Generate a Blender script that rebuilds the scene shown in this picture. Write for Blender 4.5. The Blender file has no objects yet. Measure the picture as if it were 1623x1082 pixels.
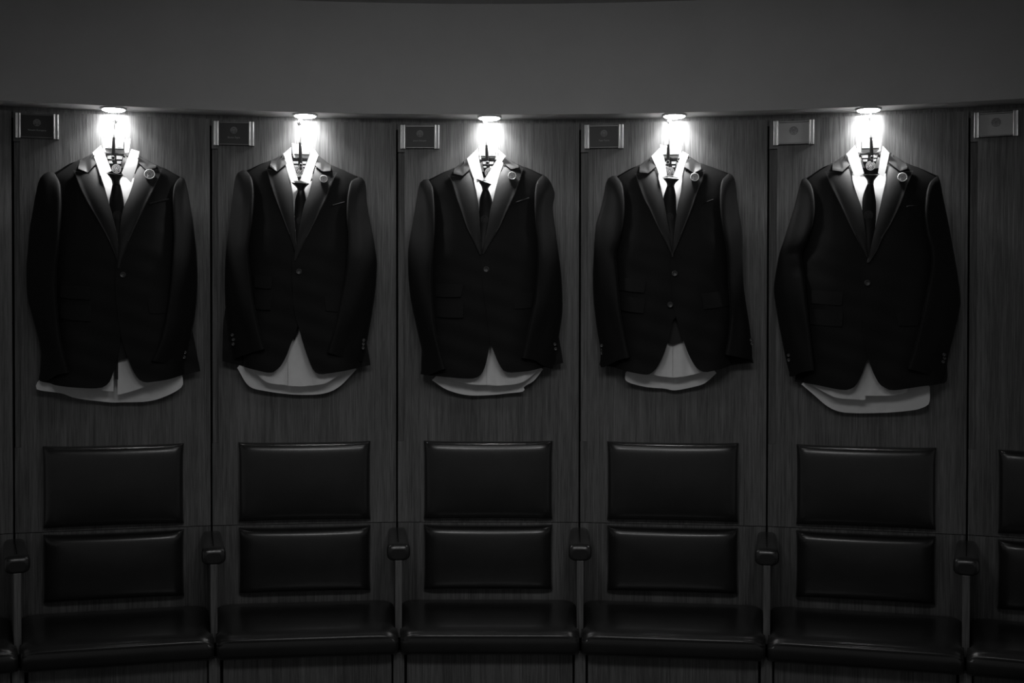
import bpy, math, random
import numpy as np
from mathutils import Matrix, Vector
random.seed(4)

# ------------------------------------------------------------------ camera, world, lights
SC = bpy.context.scene
COL = SC.collection
Z0 = 0.70                                   # height of the horizontal panel joint above the floor
F_PX, W, H = 1850.0, 1623.0, 1082.0
CAM = np.array([0.07813, -3.84024, 0.64845 + Z0])
YAW, PITCH, ROLL = 0.00146, -0.01403, -0.00115


def rot3(yaw, pitch, roll):
    cy, sy = math.cos(yaw), math.sin(yaw)
    cp, sp = math.cos(pitch), math.sin(pitch)
    cr, sr = math.cos(roll), math.sin(roll)
    return (np.array([[cy, -sy, 0], [sy, cy, 0], [0, 0, 1]]) @ np.array([[1, 0, 0], [0, cp, -sp], [0, sp, cp]])
            @ np.array([[cr, 0, sr], [0, 1, 0], [-sr, 0, cr]]))


CM = rot3(YAW, PITCH, ROLL)
cd = bpy.data.cameras.new('camera')
cam = bpy.data.objects.new('camera', cd)
COL.objects.link(cam)
cd.sensor_fit = 'HORIZONTAL'
cd.sensor_width = 36
cd.lens = 36 * F_PX / W
cd.clip_start = 0.05
BM = CM @ np.array([[1, 0, 0], [0, 0, -1], [0, 1, 0]])
mw = Matrix([list(r) + [0] for r in BM] + [[0, 0, 0, 1]])
mw.translation = Vector(CAM)
cam.matrix_world = mw
SC.camera = cam

vs = SC.view_settings
vs.view_transform = 'Standard'
vs.look = 'None'
vs.gamma = 1
vs.use_curve_mapping = False
vs.exposure = 0.0

world = bpy.data.worlds.new('world')
SC.world = world
world.use_nodes = True
bg = world.node_tree.nodes['Background']
bg.inputs[0].default_value = (1, 1, 1, 1)
bg.inputs[1].default_value = 0.10

R = 4.87584                                 # radius of the round room
PHI = [-0.42890, -0.30667, -0.18485, -0.06257, 0.06049, 0.18462, 0.30897, 0.43190]   # joints between the bays
NB = 7
FIRST = 1                                   # bay index of the leftmost full bay
LAMP_E = 1.1
ROOM_E = 0.85
FILL_E = 1.95


def pol(phi, r, z):
    return (r * math.sin(phi), -R + r * math.cos(phi), z)


def area(name, loc, energy, size, target=None, shape='DISK', spread=math.pi):
    l = bpy.data.lights.new(name, 'AREA')
    l.shape = shape
    l.size = size
    l.energy = energy
    l.spread = spread
    o = bpy.data.objects.new(name, l)
    o.location = loc
    if target is not None:
        d = Vector(target) - Vector(loc)
        o.rotation_euler = d.to_track_quat('-Z', 'Y').to_euler()
    COL.objects.link(o)
    return o


# added unseen fill lights, well in front of the wall, aimed at the middle of the bench wall
for x in (-0.35, 0.45):
    area('fill_spot', (x, -2.55, Z0 + 1.62), FILL_E, 0.55, (x * .3, 0.0, Z0 - 0.08), spread=math.radians(92))
# and two dim downlights closer to the wall
for ph in (-0.06, 0.07):
    area('room_downlight', pol(ph, R - 1.35, Z0 + 1.660), ROOM_E, 0.16)

# ------------------------------------------------------------------ materials


def mat(name, col, rough=0.6, metal=0.0, spec=0.5, sheen=0.0):
    m = bpy.data.materials.new(name)
    m.use_nodes = True
    b = m.node_tree.nodes['Principled BSDF']
    c = col if isinstance(col, tuple) else (col, col, col)
    b.inputs['Base Color'].default_value = (*c, 1)
    b.inputs['Roughness'].default_value = rough
    b.inputs['Metallic'].default_value = metal
    b.inputs['Specular IOR Level'].default_value = spec
    if sheen:
        b.inputs['Sheen Weight'].default_value = sheen
        b.inputs['Sheen Roughness'].default_value = 0.35
    return m


def nodes(m):
    return m.node_tree.nodes, m.node_tree.links, m.node_tree.nodes['Principled BSDF']


def noise_col(m, lo, hi, scale, vec=(1, 1, 1), detail=6, rough=0.6, bump=0.0, bscale=None, dist=0.002, distort=0.0):
    N, L, b = nodes(m)
    tc = N.new('ShaderNodeTexCoord')
    mp = N.new('ShaderNodeMapping')
    mp.inputs['Scale'].default_value = vec
    L.new(tc.outputs['Object'], mp.inputs[0])
    nz = N.new('ShaderNodeTexNoise')
    nz.inputs['Scale'].default_value = scale
    nz.inputs['Detail'].default_value = detail
    nz.inputs['Roughness'].default_value = rough
    nz.inputs['Distortion'].default_value = distort
    L.new(mp.outputs[0], nz.inputs['Vector'])
    rp = N.new('ShaderNodeValToRGB')
    rp.color_ramp.elements[0].position = 0.3
    rp.color_ramp.elements[1].position = 0.7
    rp.color_ramp.elements[0].color = (lo, lo, lo, 1)
    rp.color_ramp.elements[1].color = (hi, hi, hi, 1)
    L.new(nz.outputs['Fac'], rp.inputs[0])
    L.new(rp.outputs[0], b.inputs['Base Color'])
    if bump:
        bp = N.new('ShaderNodeBump')
        bp.inputs['Strength'].default_value = bump
        bp.inputs['Distance'].default_value = dist
        src = nz
        if bscale:
            n2 = N.new('ShaderNodeTexNoise')
            n2.inputs['Scale'].default_value = bscale
            n2.inputs['Detail'].default_value = 3
            L.new(tc.outputs['Object'], n2.inputs['Vector'])
            src = n2
        L.new(src.outputs['Fac'], bp.inputs['Height'])
        L.new(bp.outputs[0], b.inputs['Normal'])
    return m


def wood(name, lo, hi, sc=1.0):
    m = mat(name, 0.1, 0.5, spec=0.35)
    N, L, b = nodes(m)
    tc = N.new('ShaderNodeTexCoord')
    oi = N.new('ShaderNodeObjectInfo')
    add = N.new('ShaderNodeVectorMath')
    add.operation = 'ADD'
    mul = N.new('ShaderNodeMath')
    mul.operation = 'MULTIPLY'
    mul.inputs[1].default_value = 37.0
    L.new(oi.outputs['Random'], mul.inputs[0])
    L.new(tc.outputs['Object'], add.inputs[0])
    L.new(mul.outputs[0], add.inputs[1])
    facs = []
    for scl, vec, det in ((1.0, (300, 300, 9.0), 4), (1.0, (60, 60, 1.1), 5), (1.0, (9, 9, 1.4), 3)):
        mp = N.new('ShaderNodeMapping')
        mp.inputs['Scale'].default_value = tuple(v * sc for v in vec)
        L.new(add.outputs[0], mp.inputs[0])
        nz = N.new('ShaderNodeTexNoise')
        nz.inputs['Scale'].default_value = scl
        nz.inputs['Detail'].default_value = det
        nz.inputs['Roughness'].default_value = 0.62
        nz.inputs['Distortion'].default_value = 0.25
        L.new(mp.outputs[0], nz.inputs['Vector'])
        facs.append(nz)
    m1 = N.new('ShaderNodeMix')
    m1.inputs[0].default_value = 0.4
    L.new(facs[0].outputs['Fac'], m1.inputs[2])
    L.new(facs[1].outputs['Fac'], m1.inputs[3])
    m2 = N.new('ShaderNodeMix')
    m2.inputs[0].default_value = 0.25
    L.new(m1.outputs[0], m2.inputs[2])
    L.new(facs[2].outputs['Fac'], m2.inputs[3])
    rp = N.new('ShaderNodeValToRGB')
    rp.color_ramp.elements[0].position = 0.41
    rp.color_ramp.elements[1].position = 0.61
    rp.color_ramp.elements[0].color = (lo, lo, lo, 1)
    rp.color_ramp.elements[1].color = (hi, hi, hi, 1)
    L.new(m2.outputs[0], rp.inputs[0])
    L.new(rp.outputs[0], b.inputs['Base Color'])
    bp = N.new('ShaderNodeBump')
    bp.inputs['Strength'].default_value = 0.5
    bp.inputs['Distance'].default_value = 0.0012
    L.new(facs[0].outputs['Fac'], bp.inputs['Height'])
    L.new(bp.outputs[0], b.inputs['Normal'])
    return m


MW = wood('oak_veneer', 0.065, 0.175)
MWD = wood('oak_veneer_dark', 0.035, 0.06)
MGAP = mat('black_gap', 0.006, 0.9, spec=0.1)
MPL = noise_col(mat('painted_plaster', 0.3, 0.85, spec=0.2), 0.46, 0.50, 5, bump=0.05, bscale=220)
MFLOOR = noise_col(mat('carpet', 0.05, 0.95, spec=0.1), 0.03, 0.06, 90, bump=0.4)
MJ = noise_col(mat('wool_suiting', 0.03, 0.62, spec=0.11, sheen=0.05), 0.009, 0.013, 700, bump=0.12)
MJ2 = noise_col(mat('wool_lapel', 0.03, 0.58, spec=0.24, sheen=0.2), 0.011, 0.017, 700, bump=0.12)
MLIN = mat('sleeve_lining', 0.008, 0.7, spec=0.2)
MST = mat('pick_stitch', 0.16, 0.7)
MSH = noise_col(mat('white_cotton', 0.8, 0.8, spec=0.2), 0.76, 0.82, 30)
MTIE = noise_col(mat('black_silk', 0.012, 0.5, spec=0.25), 0.009, 0.014, 500)
MTC = mat('tie_crest_thread', 0.05, 0.7)
MBTN = mat('horn_button', 0.03, 0.3)
MBLK = mat('black_label_cloth', 0.008, 0.7, spec=0.2)
MSTEM = mat('hanger_black_plastic', 0.03, 0.45)
MSIL = mat('brushed_silver', 0.5, 0.4, 1.0)
MPIN = mat('pewter_badge', 0.75, 0.38, 0.2)
MPD = mat('pewter_dark', 0.06, 0.5, 0.2)
MLAMP = mat('lamp_trim', 0.75, 0.35, 0.6)
MLEA = noise_col(mat('black_leather', 0.02, 0.28, spec=0.5), 0.014, 0.02, 12, bump=0.25, bscale=420, dist=0.0008)
nodes(MLEA)[2].inputs['Coat Weight'].default_value = 0.22
nodes(MLEA)[2].inputs['Coat Roughness'].default_value = 0.16
MFACE = mat('plate_face_dark', 0.03, 0.4, spec=0.3)
MFACEL = mat('plate_face_grey', 0.40, 0.45, spec=0.3)
MPRINT = mat('plate_print_light', 0.26, 0.5)
MPRINTD = mat('plate_print_dark', 0.06, 0.5)
MGLASS = mat('plate_edge_acrylic', 0.1, 0.25)
MEMIT = bpy.data.materials.new('lamp_lens')
MEMIT.use_nodes = True
_b = MEMIT.node_tree.nodes['Principled BSDF']
_b.inputs['Base Color'].default_value = (0.8, 0.8, 0.8, 1)
_b.inputs['Emission Color'].default_value = (1, 1, 1, 1)
_b.inputs['Emission Strength'].default_value = 65.0

# ------------------------------------------------------------------ mesh helpers


class MB:
    def __init__(s):
        s.v, s.f, s.sm = [], [], []

    def add(s, v, f, smooth=True):
        o = len(s.v)
        s.v += [tuple(float(c) for c in p) for p in v]
        s.f += [tuple(i + o for i in q) for q in f]
        s.sm += [smooth] * len(f)
        return s

    def box(s, x0, x1, y0, y1, z0, z1):
        v = [(x, y, z) for x in (x0, x1) for y in (y0, y1) for z in (z0, z1)]
        return s.add(v, [(0, 1, 3, 2), (4, 6, 7, 5), (0, 4, 5, 1), (2, 3, 7, 6), (0, 2, 6, 4), (1, 5, 7, 3)], False)

    def bevelbox(s, x0, x1, y0, y1, z0, z1, b):
        """box whose front (-y) rim is chamfered"""
        v, f = [], []
        rings = [(0, y1), (0, y0 + b), (b, y0)]
        for ins, y in rings:
            v += [(x0 + ins, y, z0 + ins), (x1 - ins, y, z0 + ins), (x1 - ins, y, z1 - ins), (x0 + ins, y, z1 - ins)]
        for k in range(2):
            for i in range(4):
                f.append((k * 4 + i, k * 4 + (i + 1) % 4, k * 4 + 4 + (i + 1) % 4, k * 4 + 4 + i))
        f += [(8, 9, 10, 11), (3, 2, 1, 0)]
        return s.add(v, f, False)

    def prism(s, poly, y0, y1, smooth=False):
        """polygon in x,z extruded from y0 (front) to y1"""
        n = len(poly)
        v = [(x, y0, z) for x, z in poly] + [(x, y1, z) for x, z in poly]
        f = [tuple(range(n)), tuple(range(2 * n - 1, n - 1, -1))]
        f += [(i, i + n, (i + 1) % n + n, (i + 1) % n) for i in range(n)]
        return s.add(v, f, smooth)

    def grid(s, g, closed_u=False, smooth=True):
        nv, nu = g.shape[:2]
        f = []
        for j in range(nv - 1):
            for i in range(nu if closed_u else nu - 1):
                i2 = (i + 1) % nu
                f.append((j * nu + i, j * nu + i2, (j + 1) * nu + i2, (j + 1) * nu + i))
        return s.add(g.reshape(-1, 3), f, smooth)

    def sheet(s, g, th):
        """cloth sheet: front grid, back grid th further in, closed rim"""
        nv, nu = g.shape[:2]
        b = g.copy()
        b[..., 1] += th
        s.grid(g)
        o = len(s.v)
        s.grid(b[:, ::-1])
        rim = [(0, i) for i in range(nu)] + [(j, nu - 1) for j in range(1, nv)] + \
              [(nv - 1, i) for i in range(nu - 2, -1, -1)] + [(j, 0) for j in range(nv - 2, 0, -1)]
        n = len(rim)
        v = [g[a] for a in rim] + [b[a] for a in rim]
        s.add(v, [(i, (i + 1) % n, (i + 1) % n + n, i + n) for i in range(n)], False)
        return s

    def lathe(s, prof, cx, cz, n=20, smooth=True, tilt=0.0):
        """profile of (radius, y) turned about the y axis through (cx, cz)"""
        v, f = [], []
        for r, y in prof:
            for k in range(n):
                a = 2 * math.pi * k / n
                v.append((cx + r * math.cos(a), y, cz + r * math.sin(a)))
        for j in range(len(prof) - 1):
            for k in range(n):
                f.append((j * n + k, (j + 1) * n + k, (j + 1) * n + (k + 1) % n, j * n + (k + 1) % n))
        f.append(tuple(range(n)))
        f.append(tuple(range(len(prof) * n - 1, (len(prof) - 1) * n - 1, -1)))
        return s.add(v, f, smooth)

    def latheZ(s, prof, cx, cy, n=28):
        v, f = [], []
        for r, z in prof:
            for k in range(n):
                a = 2 * math.pi * k / n
                v.append((cx + r * math.cos(a), cy + r * math.sin(a), z))
        for j in range(len(prof) - 1):
            for k in range(n):
                f.append((j * n + k, (j + 1) * n + k, (j + 1) * n + (k + 1) % n, j * n + (k + 1) % n))
        f.append(tuple(range(n)))
        f.append(tuple(range(len(prof) * n - 1, (len(prof) - 1) * n - 1, -1)))
        return s.add(v, f, True)

    def tube(s, pts, rad, n=8, flat=1.0):
        pts = [np.array(p, float) for p in pts]
        g = []
        for i, p in enumerate(pts):
            a, b = pts[max(0, i - 1)], pts[min(len(pts) - 1, i + 1)]
            t = (b - a) / (np.linalg.norm(b - a) + 1e-9)
            ref = np.array([0, 1, 0]) if abs(t[1]) < 0.9 else np.array([1, 0, 0])
            e1 = np.cross(t, ref)
            e1 /= np.linalg.norm(e1)
            e2 = np.cross(t, e1)
            r = rad[i] if hasattr(rad, '__len__') else rad
            g.append([p + r * (math.cos(q) * e1 + flat * math.sin(q) * e2) for q in np.linspace(0, 2 * math.pi, n, endpoint=False)])
        g = np.array(g)
        s.grid(g, closed_u=True)
        s.add(list(g[0]), [tuple(range(n))], False)
        s.add(list(g[-1]), [tuple(range(n - 1, -1, -1))], False)
        return s

    def mesh(s, name, m, base=(0, 0, 0)):
        me = bpy.data.meshes.new(name)
        bv = np.array(s.v) - np.array(base)
        me.from_pydata([tuple(p) for p in bv], [], s.f)
        me.polygons.foreach_set('use_smooth', s.sm)
        if m is not None:
            me.materials.append(m)
        me.update()
        return me


def link(name, me, parent=None, mw=None):
    o = bpy.data.objects.new(name, me)
    COL.objects.link(o)
    if parent is not None:
        o.parent = parent
    if mw is not None:
        o.matrix_world = mw
    return o


def tag(o, label=None, cat=None, group=None, kind=None):
    if label:
        o['label'] = label
    if cat:
        o['category'] = cat
    if group:
        o['group'] = group
    if kind:
        o['kind'] = kind
    return o


def bay_frame(k):
    a, b = np.array(pol(PHI[k], R, Z0)), np.array(pol(PHI[k + 1], R, Z0))
    m = (a + b) / 2
    X = (b - a) / np.linalg.norm(b - a)
    Y = np.array([-X[1], X[0], 0])            # into the wall
    M = Matrix(((X[0], Y[0], 0, m[0]), (X[1], Y[1], 0, m[1]), (0, 0, 1, m[2]), (0, 0, 0, 1)))
    return M, np.linalg.norm(b - a) / 2, m, X, Y


CEN = np.array([0.12, -3.70])               # the dividers and seats all point at this spot


def seam_frame(j):
    p = np.array(pol(PHI[j], R, Z0))
    dv = CEN - p[:2]
    dv = dv / np.linalg.norm(dv)
    Y = -dv
    X = np.array([Y[1], -Y[0]])
    return Matrix(((X[0], Y[0], 0, p[0]), (X[1], Y[1], 0, p[1]), (0, 0, 1, p[2]), (0, 0, 0, 1)))


def edge_x(k, u, d, gap=0.0):
    """x, in the frame of bay k, of the point a fraction u (-1..1) across the bay at distance d from its wall"""
    M, hw, mid, X, Y = BAY[k]
    c = np.array([CEN[0], CEN[1], Z0]) - mid
    cx, cd = c @ X, -(c @ Y)
    t = d / cd
    return (u * hw) * (1 - t) + cx * t - math.copysign(gap, u) * abs(u)


BAY = [bay_frame(k) for k in range(NB)]


class Thing:
    """an Empty standing at the base of a thing; parts are given in the frame of its bay"""

    def __init__(s, name, frame, base, label, cat, group=None):
        s.base = np.array(base, float)
        s.root = bpy.data.objects.new(name, None)
        s.root.empty_display_size = 0.05
        COL.objects.link(s.root)
        s.root.matrix_world = frame @ Matrix.Translation(Vector(base))
        tag(s.root, label, cat, group)

    def part(s, name, mb, m=None, parent=None, label=None, kind=None):
        o = link(name, mb.mesh(name, m, s.base) if isinstance(mb, MB) else mb, parent or s.root)
        return tag(o, label, kind=kind)


# ------------------------------------------------------------------ setting: floor, ceiling, bulkhead, wall
NARC = 84
PH0, PH1 = PHI[0], PHI[-1]


def arc_strip(r0, z0, r1, z1):
    g = np.array([[pol(p, r, z) for p in np.linspace(PH0, PH1, NARC)] for r, z in ((r0, z0), (r1, z1))])
    return g


def ring(profile):
    mb = MB()
    g = np.array([[pol(p, r, z) for p in np.linspace(PH0, PH1, NARC)] for r, z in profile])
    mb.grid(g, smooth=True)
    return mb


fl = MB().box(-3.2, 3.2, -5.5, 0.6, -0.05, 0.0)
tag(link('floor', fl.mesh('floor', MFLOOR)), kind='structure')
ce = MB().box(-3.2, 3.2, -5.5, 0.6, Z0 + 1.6783, Z0 + 1.73)
tag(link('ceiling', ce.mesh('ceiling', MPL)), kind='structure')
# curved bulkhead: fascia and soffit as one plastered body with crisp corners
mb = MB()
prof = [(R - 0.08, Z0 + 1.6783), (R - 0.08, Z0 + 1.3246), (R + 0.03, Z0 + 1.3246), (R + 0.03, Z0 + 1.6783)]
for a, b in zip(prof, prof[1:] + prof[:1]):
    mb.grid(np.array([[pol(p, r, z) for p in np.linspace(PH0, PH1, NARC)] for r, z in (a, b)]))
tag(link('trim_1', mb.mesh('trim_1', MPL)), kind='structure')
# dark recessed header under the bulkhead
mb = MB()
for a, b in (((R + 0.014, Z0 + 1.3244), (R + 0.014, Z0 + 1.29)), ((R + 0.014, Z0 + 1.29), (R + 0.03, Z0 + 1.29)), ((R + 0.03, Z0 + 1.29), (R + 0.03, Z0 + 1.3244))):
    mb.grid(np.array([[pol(p, r, z) for p in np.linspace(PH0, PH1, NARC)] for r, z in (a, b)]))
tag(link('trim_2', mb.mesh('trim_2', MW)), kind='structure')
# the backing wall with its panels
mb = MB()
for a, b in (((R + 0.032, Z0 + 1.68), (R + 0.032, 0.0)), ((R + 0.032, 0.0), (R + 0.12, 0.0)), ((R + 0.12, 0.0), (R + 0.12, Z0 + 1.68))):
    mb.grid(np.array([[pol(p, r, z) for p in np.linspace(PH0, PH1, NARC)] for r, z in (a, b)]))
wall = tag(link('wall_back', mb.mesh('wall_back', MGAP)), kind='structure')

REC_X, REC_Z0, REC_Z1, PAN_TOP = -0.2755, 0.2666, 1.2143, 1.3085
for k in range(NB):
    M, hw, *_ = BAY[k]
    a = hw - 0.003
    poly = [(-a, 0.0015), (a, 0.0015), (a, PAN_TOP), (-a, PAN_TOP), (-a, REC_Z1), (REC_X, REC_Z1), (REC_X, REC_Z0), (-a, REC_Z0)]
    mb = MB()
    # front face as three quads, then the rim, so that the notch stays crisp
    xs = [(-a, a, 0.0015, REC_Z0), (REC_X, a, REC_Z0, REC_Z1), (-a, a, REC_Z1, PAN_TOP)]
    for x0, x1, z0, z1 in xs:
        mb.add([(x0, 0, z0), (x1, 0, z0), (x1, 0, z1), (x0, 0, z1)], [(0, 1, 2, 3)], False)
        mb.add([(x0, .018, z0), (x1, .018, z0), (x1, .018, z1), (x0, .018, z1)], [(3, 2, 1, 0)], False)
    n = len(poly)
    v = [(x, 0, z) for x, z in poly] + [(x, .018, z) for x, z in poly]
    mb.add(v, [(i, i + n, (i + 1) % n + n, (i + 1) % n) for i in range(n)], False)
    o = link('upper_panel', mb.mesh('upper_panel', MW), wall)
    o.matrix_world = M
    o = link('recess_strip', MB().box(-a, REC_X, .010, .018, REC_Z0, REC_Z1).mesh('recess_strip', MW), wall)
    o.matrix_world = M
    o = link('lower_panel', MB().box(-a, a, .004, .022, -0.46, -0.0010).mesh('lower_panel', MW), wall)
    o.matrix_world = M

# ------------------------------------------------------------------ bench base
bench = Thing('bench', Matrix.Identity(4), pol(0, R - .35, 0), 'long curved dark wooden bench base under the row of leather seats', 'bench')
for k in range(NB):
    M, hw, *_ = BAY[k]
    ea, eb = edge_x(k, -1, .37), edge_x(k, 1, .37)
    mb = MB().bevelbox(ea + 0.021, eb - 0.021, -0.345, -0.33, -0.70, -0.332, 0.002)
    o = bench.part('front_panel', mb.mesh('front_panel', MW), None)
    o.matrix_world = M
    mb = MB().box(ea, eb, -0.33, -0.318, -0.70, -0.332)
    mb.box(ea, eb, -0.33, -0.01, -0.345, -0.332)
    o = bench.part('seat_board', mb.mesh('seat_board', MGAP), None)
    o.matrix_world = M
post_me = MB().bevelbox(-0.0165, 0.0165, -0.358, -0.332, -0.70, -0.3305, 0.002).mesh('post', MW)
for j in range(NB + 1):
    o = bench.part('post', post_me)
    o.matrix_world = seam_frame(j)

# ------------------------------------------------------------------ leather pads, seats, armrests
def pad_mesh(name, w, h, t):
    mb = MB()
    nx, ny = 40, 30
    us = np.sin(np.linspace(-1, 1, nx) * math.pi / 2)
    vs_ = np.sin(np.linspace(-1, 1, ny) * math.pi / 2)
    g = np.zeros((ny, nx, 3))
    for j, v in enumerate(vs_):
        for i, u in enumerate(us):
            hgt = (max(0, 1 - abs(u) ** 15)) ** .5 * (max(0, 1 - abs(v) ** 11)) ** .5
            crown = (1 - u * u) * (1 - v * v)
            pinch = 0.0035 * (1 - abs(u) ** 3) if abs(v) > .98 else 0
            z = v * (h / 2) - math.copysign(0.003 * (1 - u ** 4), v) * abs(v) ** 6
            x = u * (w / 2) - math.copysign(0.0025 * (1 - v ** 4), u) * abs(u) ** 6
            g[j, i] = (x, -(0.012 + (t - 0.018) * hgt + 0.006 * crown), z)
    mb.grid(g)
    b = g.copy()
    b[..., 1] = -0.001
    rim = [(0, i) for i in range(nx)] + [(j, nx - 1) for j in range(1, ny)] + [(ny - 1, i) for i in range(nx - 2, -1, -1)] + [(j, 0) for j in range(ny - 2, 0, -1)]
    n = len(rim)
    mb.add([g[a] for a in rim] + [b[a] for a in rim], [(i, i + n, (i + 1) % n + n, (i + 1) % n) for i in range(n)], False)
    mb.add([b[a] for a in rim], [tuple(range(n))], False)
    return mb.mesh(name, MLEA)


UP_W, UP_Z0, UP_Z1 = 0.422, 0.0135, 0.2695
LO_W, LO_Z0, LO_Z1 = 0.422, -0.2195, -0.0070
pad_u = pad_mesh('backrest_pad', UP_W, UP_Z1 - UP_Z0, 0.042)
pad_l = pad_mesh('backrest_pad', LO_W, LO_Z1 - LO_Z0, 0.050)
WHERE = ['far left', 'leftmost', 'second', 'middle', 'fourth', 'fifth', 'cut off right']
UP_L = {1: 'upper black leather backrest pad below the leftmost jacket',
        2: 'upper black leather backrest pad below the second jacket from left',
        3: 'upper black leather backrest pad below the middle jacket',
        4: 'upper black leather backrest pad below the fourth jacket from left',
        5: 'upper black leather backrest pad below the rightmost jacket',
        6: 'upper black leather backrest pad cut off by the right edge'}
for k in range(1, NB):
    M, hw, *_ = BAY[k]
    o = link('backrest_pad', pad_u, mw=M @ Matrix.Translation((0, 0, (UP_Z0 + UP_Z1) / 2)))
    tag(o, UP_L[k], 'backrest', 'upper leather backrest pads')
    o = link('backrest_pad', pad_l, mw=M @ Matrix.Translation((0, 0.003, (LO_Z0 + LO_Z1) / 2)))
    tag(o, UP_L[k].replace('upper black leather backrest pad below', 'lower black leather backrest pad, just above the seat, under').replace('upper black', 'lower black'), 'backrest', 'lower leather backrest pads')


def seat_mesh(k):
    mb = MB()
    # profile from the back of the top, round the piped front edge, down the front face and under
    prof = [(0.004, -0.300), (0.004, -0.262), (0.012, -0.252), (0.03, -0.249), (0.10, -0.2465), (0.18, -0.2455), (0.26, -0.2455), (0.31, -0.246), (0.345, -0.2475), (0.365, -0.2490), (0.380, -0.2515),
            (0.3900, -0.2548), (0.3955, -0.2580), (0.3985, -0.2605), (0.4000, -0.2625), (0.4030, -0.2632), (0.4055, -0.2655), (0.4065, -0.2690), (0.4060, -0.2720), (0.4068, -0.276),
            (0.4085, -0.285), (0.4090, -0.298), (0.4075, -0.310), (0.402, -0.320), (0.392, -0.326), (0.36, -0.329), (0.10, -0.330), (0.02, -0.328)]
    us = np.sin(np.linspace(-1, 1, 56) * math.pi / 2)
    us = np.sign(us) * (0.35 * np.abs(us) + 0.65 * np.abs(us) ** 0.8)
    us = us / us[-1]
    g = np.zeros((len(us), len(prof), 3))
    for i, u in enumerate(us):
        e = abs(u) ** 16
        for j, (d, z) in enumerate(prof):
            t = min(1, max(0, (d - 0.30) / 0.05))
            gap = 0.0125 * (1 - t) + 0.0022 * t
            xx = edge_x(k, u, d, gap)
            top = 1 if z > -0.275 else 0.35
            zz = z - 0.020 * e * top * (1 if d > .03 else .6)
            dd = d - 0.018 * e * min(1, max(0, (d - .3) / .1))
            mid = (-0.285 - zz) * 0.25 * (abs(u) ** 40)
            g[i, j] = (xx, -dd, zz + mid)
    mb.grid(g, closed_u=True)
    n = len(prof)
    mb.add(list(g[0]), [tuple(range(n))], True)
    mb.add(list(g[-1]), [tuple(range(n - 1, -1, -1))], True)
    return mb


SEAT_L = ['black leather seat cushion cut off at the bottom left corner', 'black leather seat cushion in the leftmost full bay',
          'black leather seat cushion in the second full bay from left', 'black leather seat cushion in the middle bay, its front edge straight across',
          'black leather seat cushion in the fourth full bay from left', 'black leather seat cushion with long bright front edge in the rightmost full bay',
          'black leather seat cushion cut off at the bottom right corner']
for k in range(NB):
    M, hw, *_ = BAY[k]
    b = (0, -0.2, -0.33)
    o = link('seat_cushion', seat_mesh(k).mesh('seat_cushion', MLEA, b), mw=M @ Matrix.Translation(b))
    tag(o, SEAT_L[k], 'seat', 'leather bench seat cushions')

ARM_T, ARM_B, ARM_D = -0.0160, -0.0660, 0.300
mb = MB()
secs = []
for s, (d, sc, dz) in enumerate([(0.0, .76, -.006), (0.004, .86, -.002), (0.05, .88, 0), (0.15, .92, .0), (0.24, .98, .0), (0.272, 1.02, -.0006), (0.287, 1.02, -.0030), (0.296, .97, -.007), (0.3005, .86, -.012), (0.302, .62, -.018)]):
    rowp = []
    hwid, hh = 0.0345 * sc, (ARM_T - ARM_B) / 2
    shrink = 1 if s < 7 else {7: .93, 8: .80, 9: .55}[s]
    for q in np.linspace(0, 2 * math.pi, 28, endpoint=False):
        c, sn = math.cos(q), math.sin(q)
        x = math.copysign(abs(c) ** .5, c) * hwid
        z = math.copysign(abs(sn) ** .55, sn) * hh * shrink
        if sn < 0:
            z = math.copysign(abs(sn) ** .55, sn) * hh * (shrink if s < 8 else shrink * 1.1)
        rowp.append((x, -d, (ARM_T + ARM_B) / 2 + z + dz * .25))
    secs.append(rowp)
secs = np.array(secs)
mb.grid(secs, closed_u=True)
mb.add(list(secs[0]), [tuple(range(27, -1, -1))], False)
mb.add(list(secs[-1]), [tuple(range(28))], True)
arm_base = (0, -0.15, -0.30)
arm_me = mb.mesh('pad', MLEA, arm_base)
stitch_me = MB().tube([(0, -d, ARM_T + 0.0006) for d in (0.01, .1, .2, .265)], 0.0011, 6).mesh('pad_seam', MGAP, arm_base)
board_me = MB().bevelbox(-0.0100, 0.0100, -0.305, 0.0, -0.30, -0.0655, 0.0015).mesh('divider_board', MW, arm_base)
ARM_L = ['black padded armrest at the far left edge on a wooden divider', 'black padded armrest between the leftmost and second bays',
         'black padded armrest between the second and middle bays', 'black padded armrest between the middle and fourth bays',
         'black padded armrest between the fourth and rightmost full bays', 'black padded armrest at the far right with a bright front edge']
for j in range(1, 7):
    t = Thing('armrest', seam_frame(j), arm_base, ARM_L[j - 1], 'armrest', 'padded armrests between the bays')
    p = t.part('pad', arm_me)
    t.part('pad_seam', stitch_me, None, p)
    t.part('divider_board', board_me)

# ------------------------------------------------------------------ crest used on plates, ties, badges and labels


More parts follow.
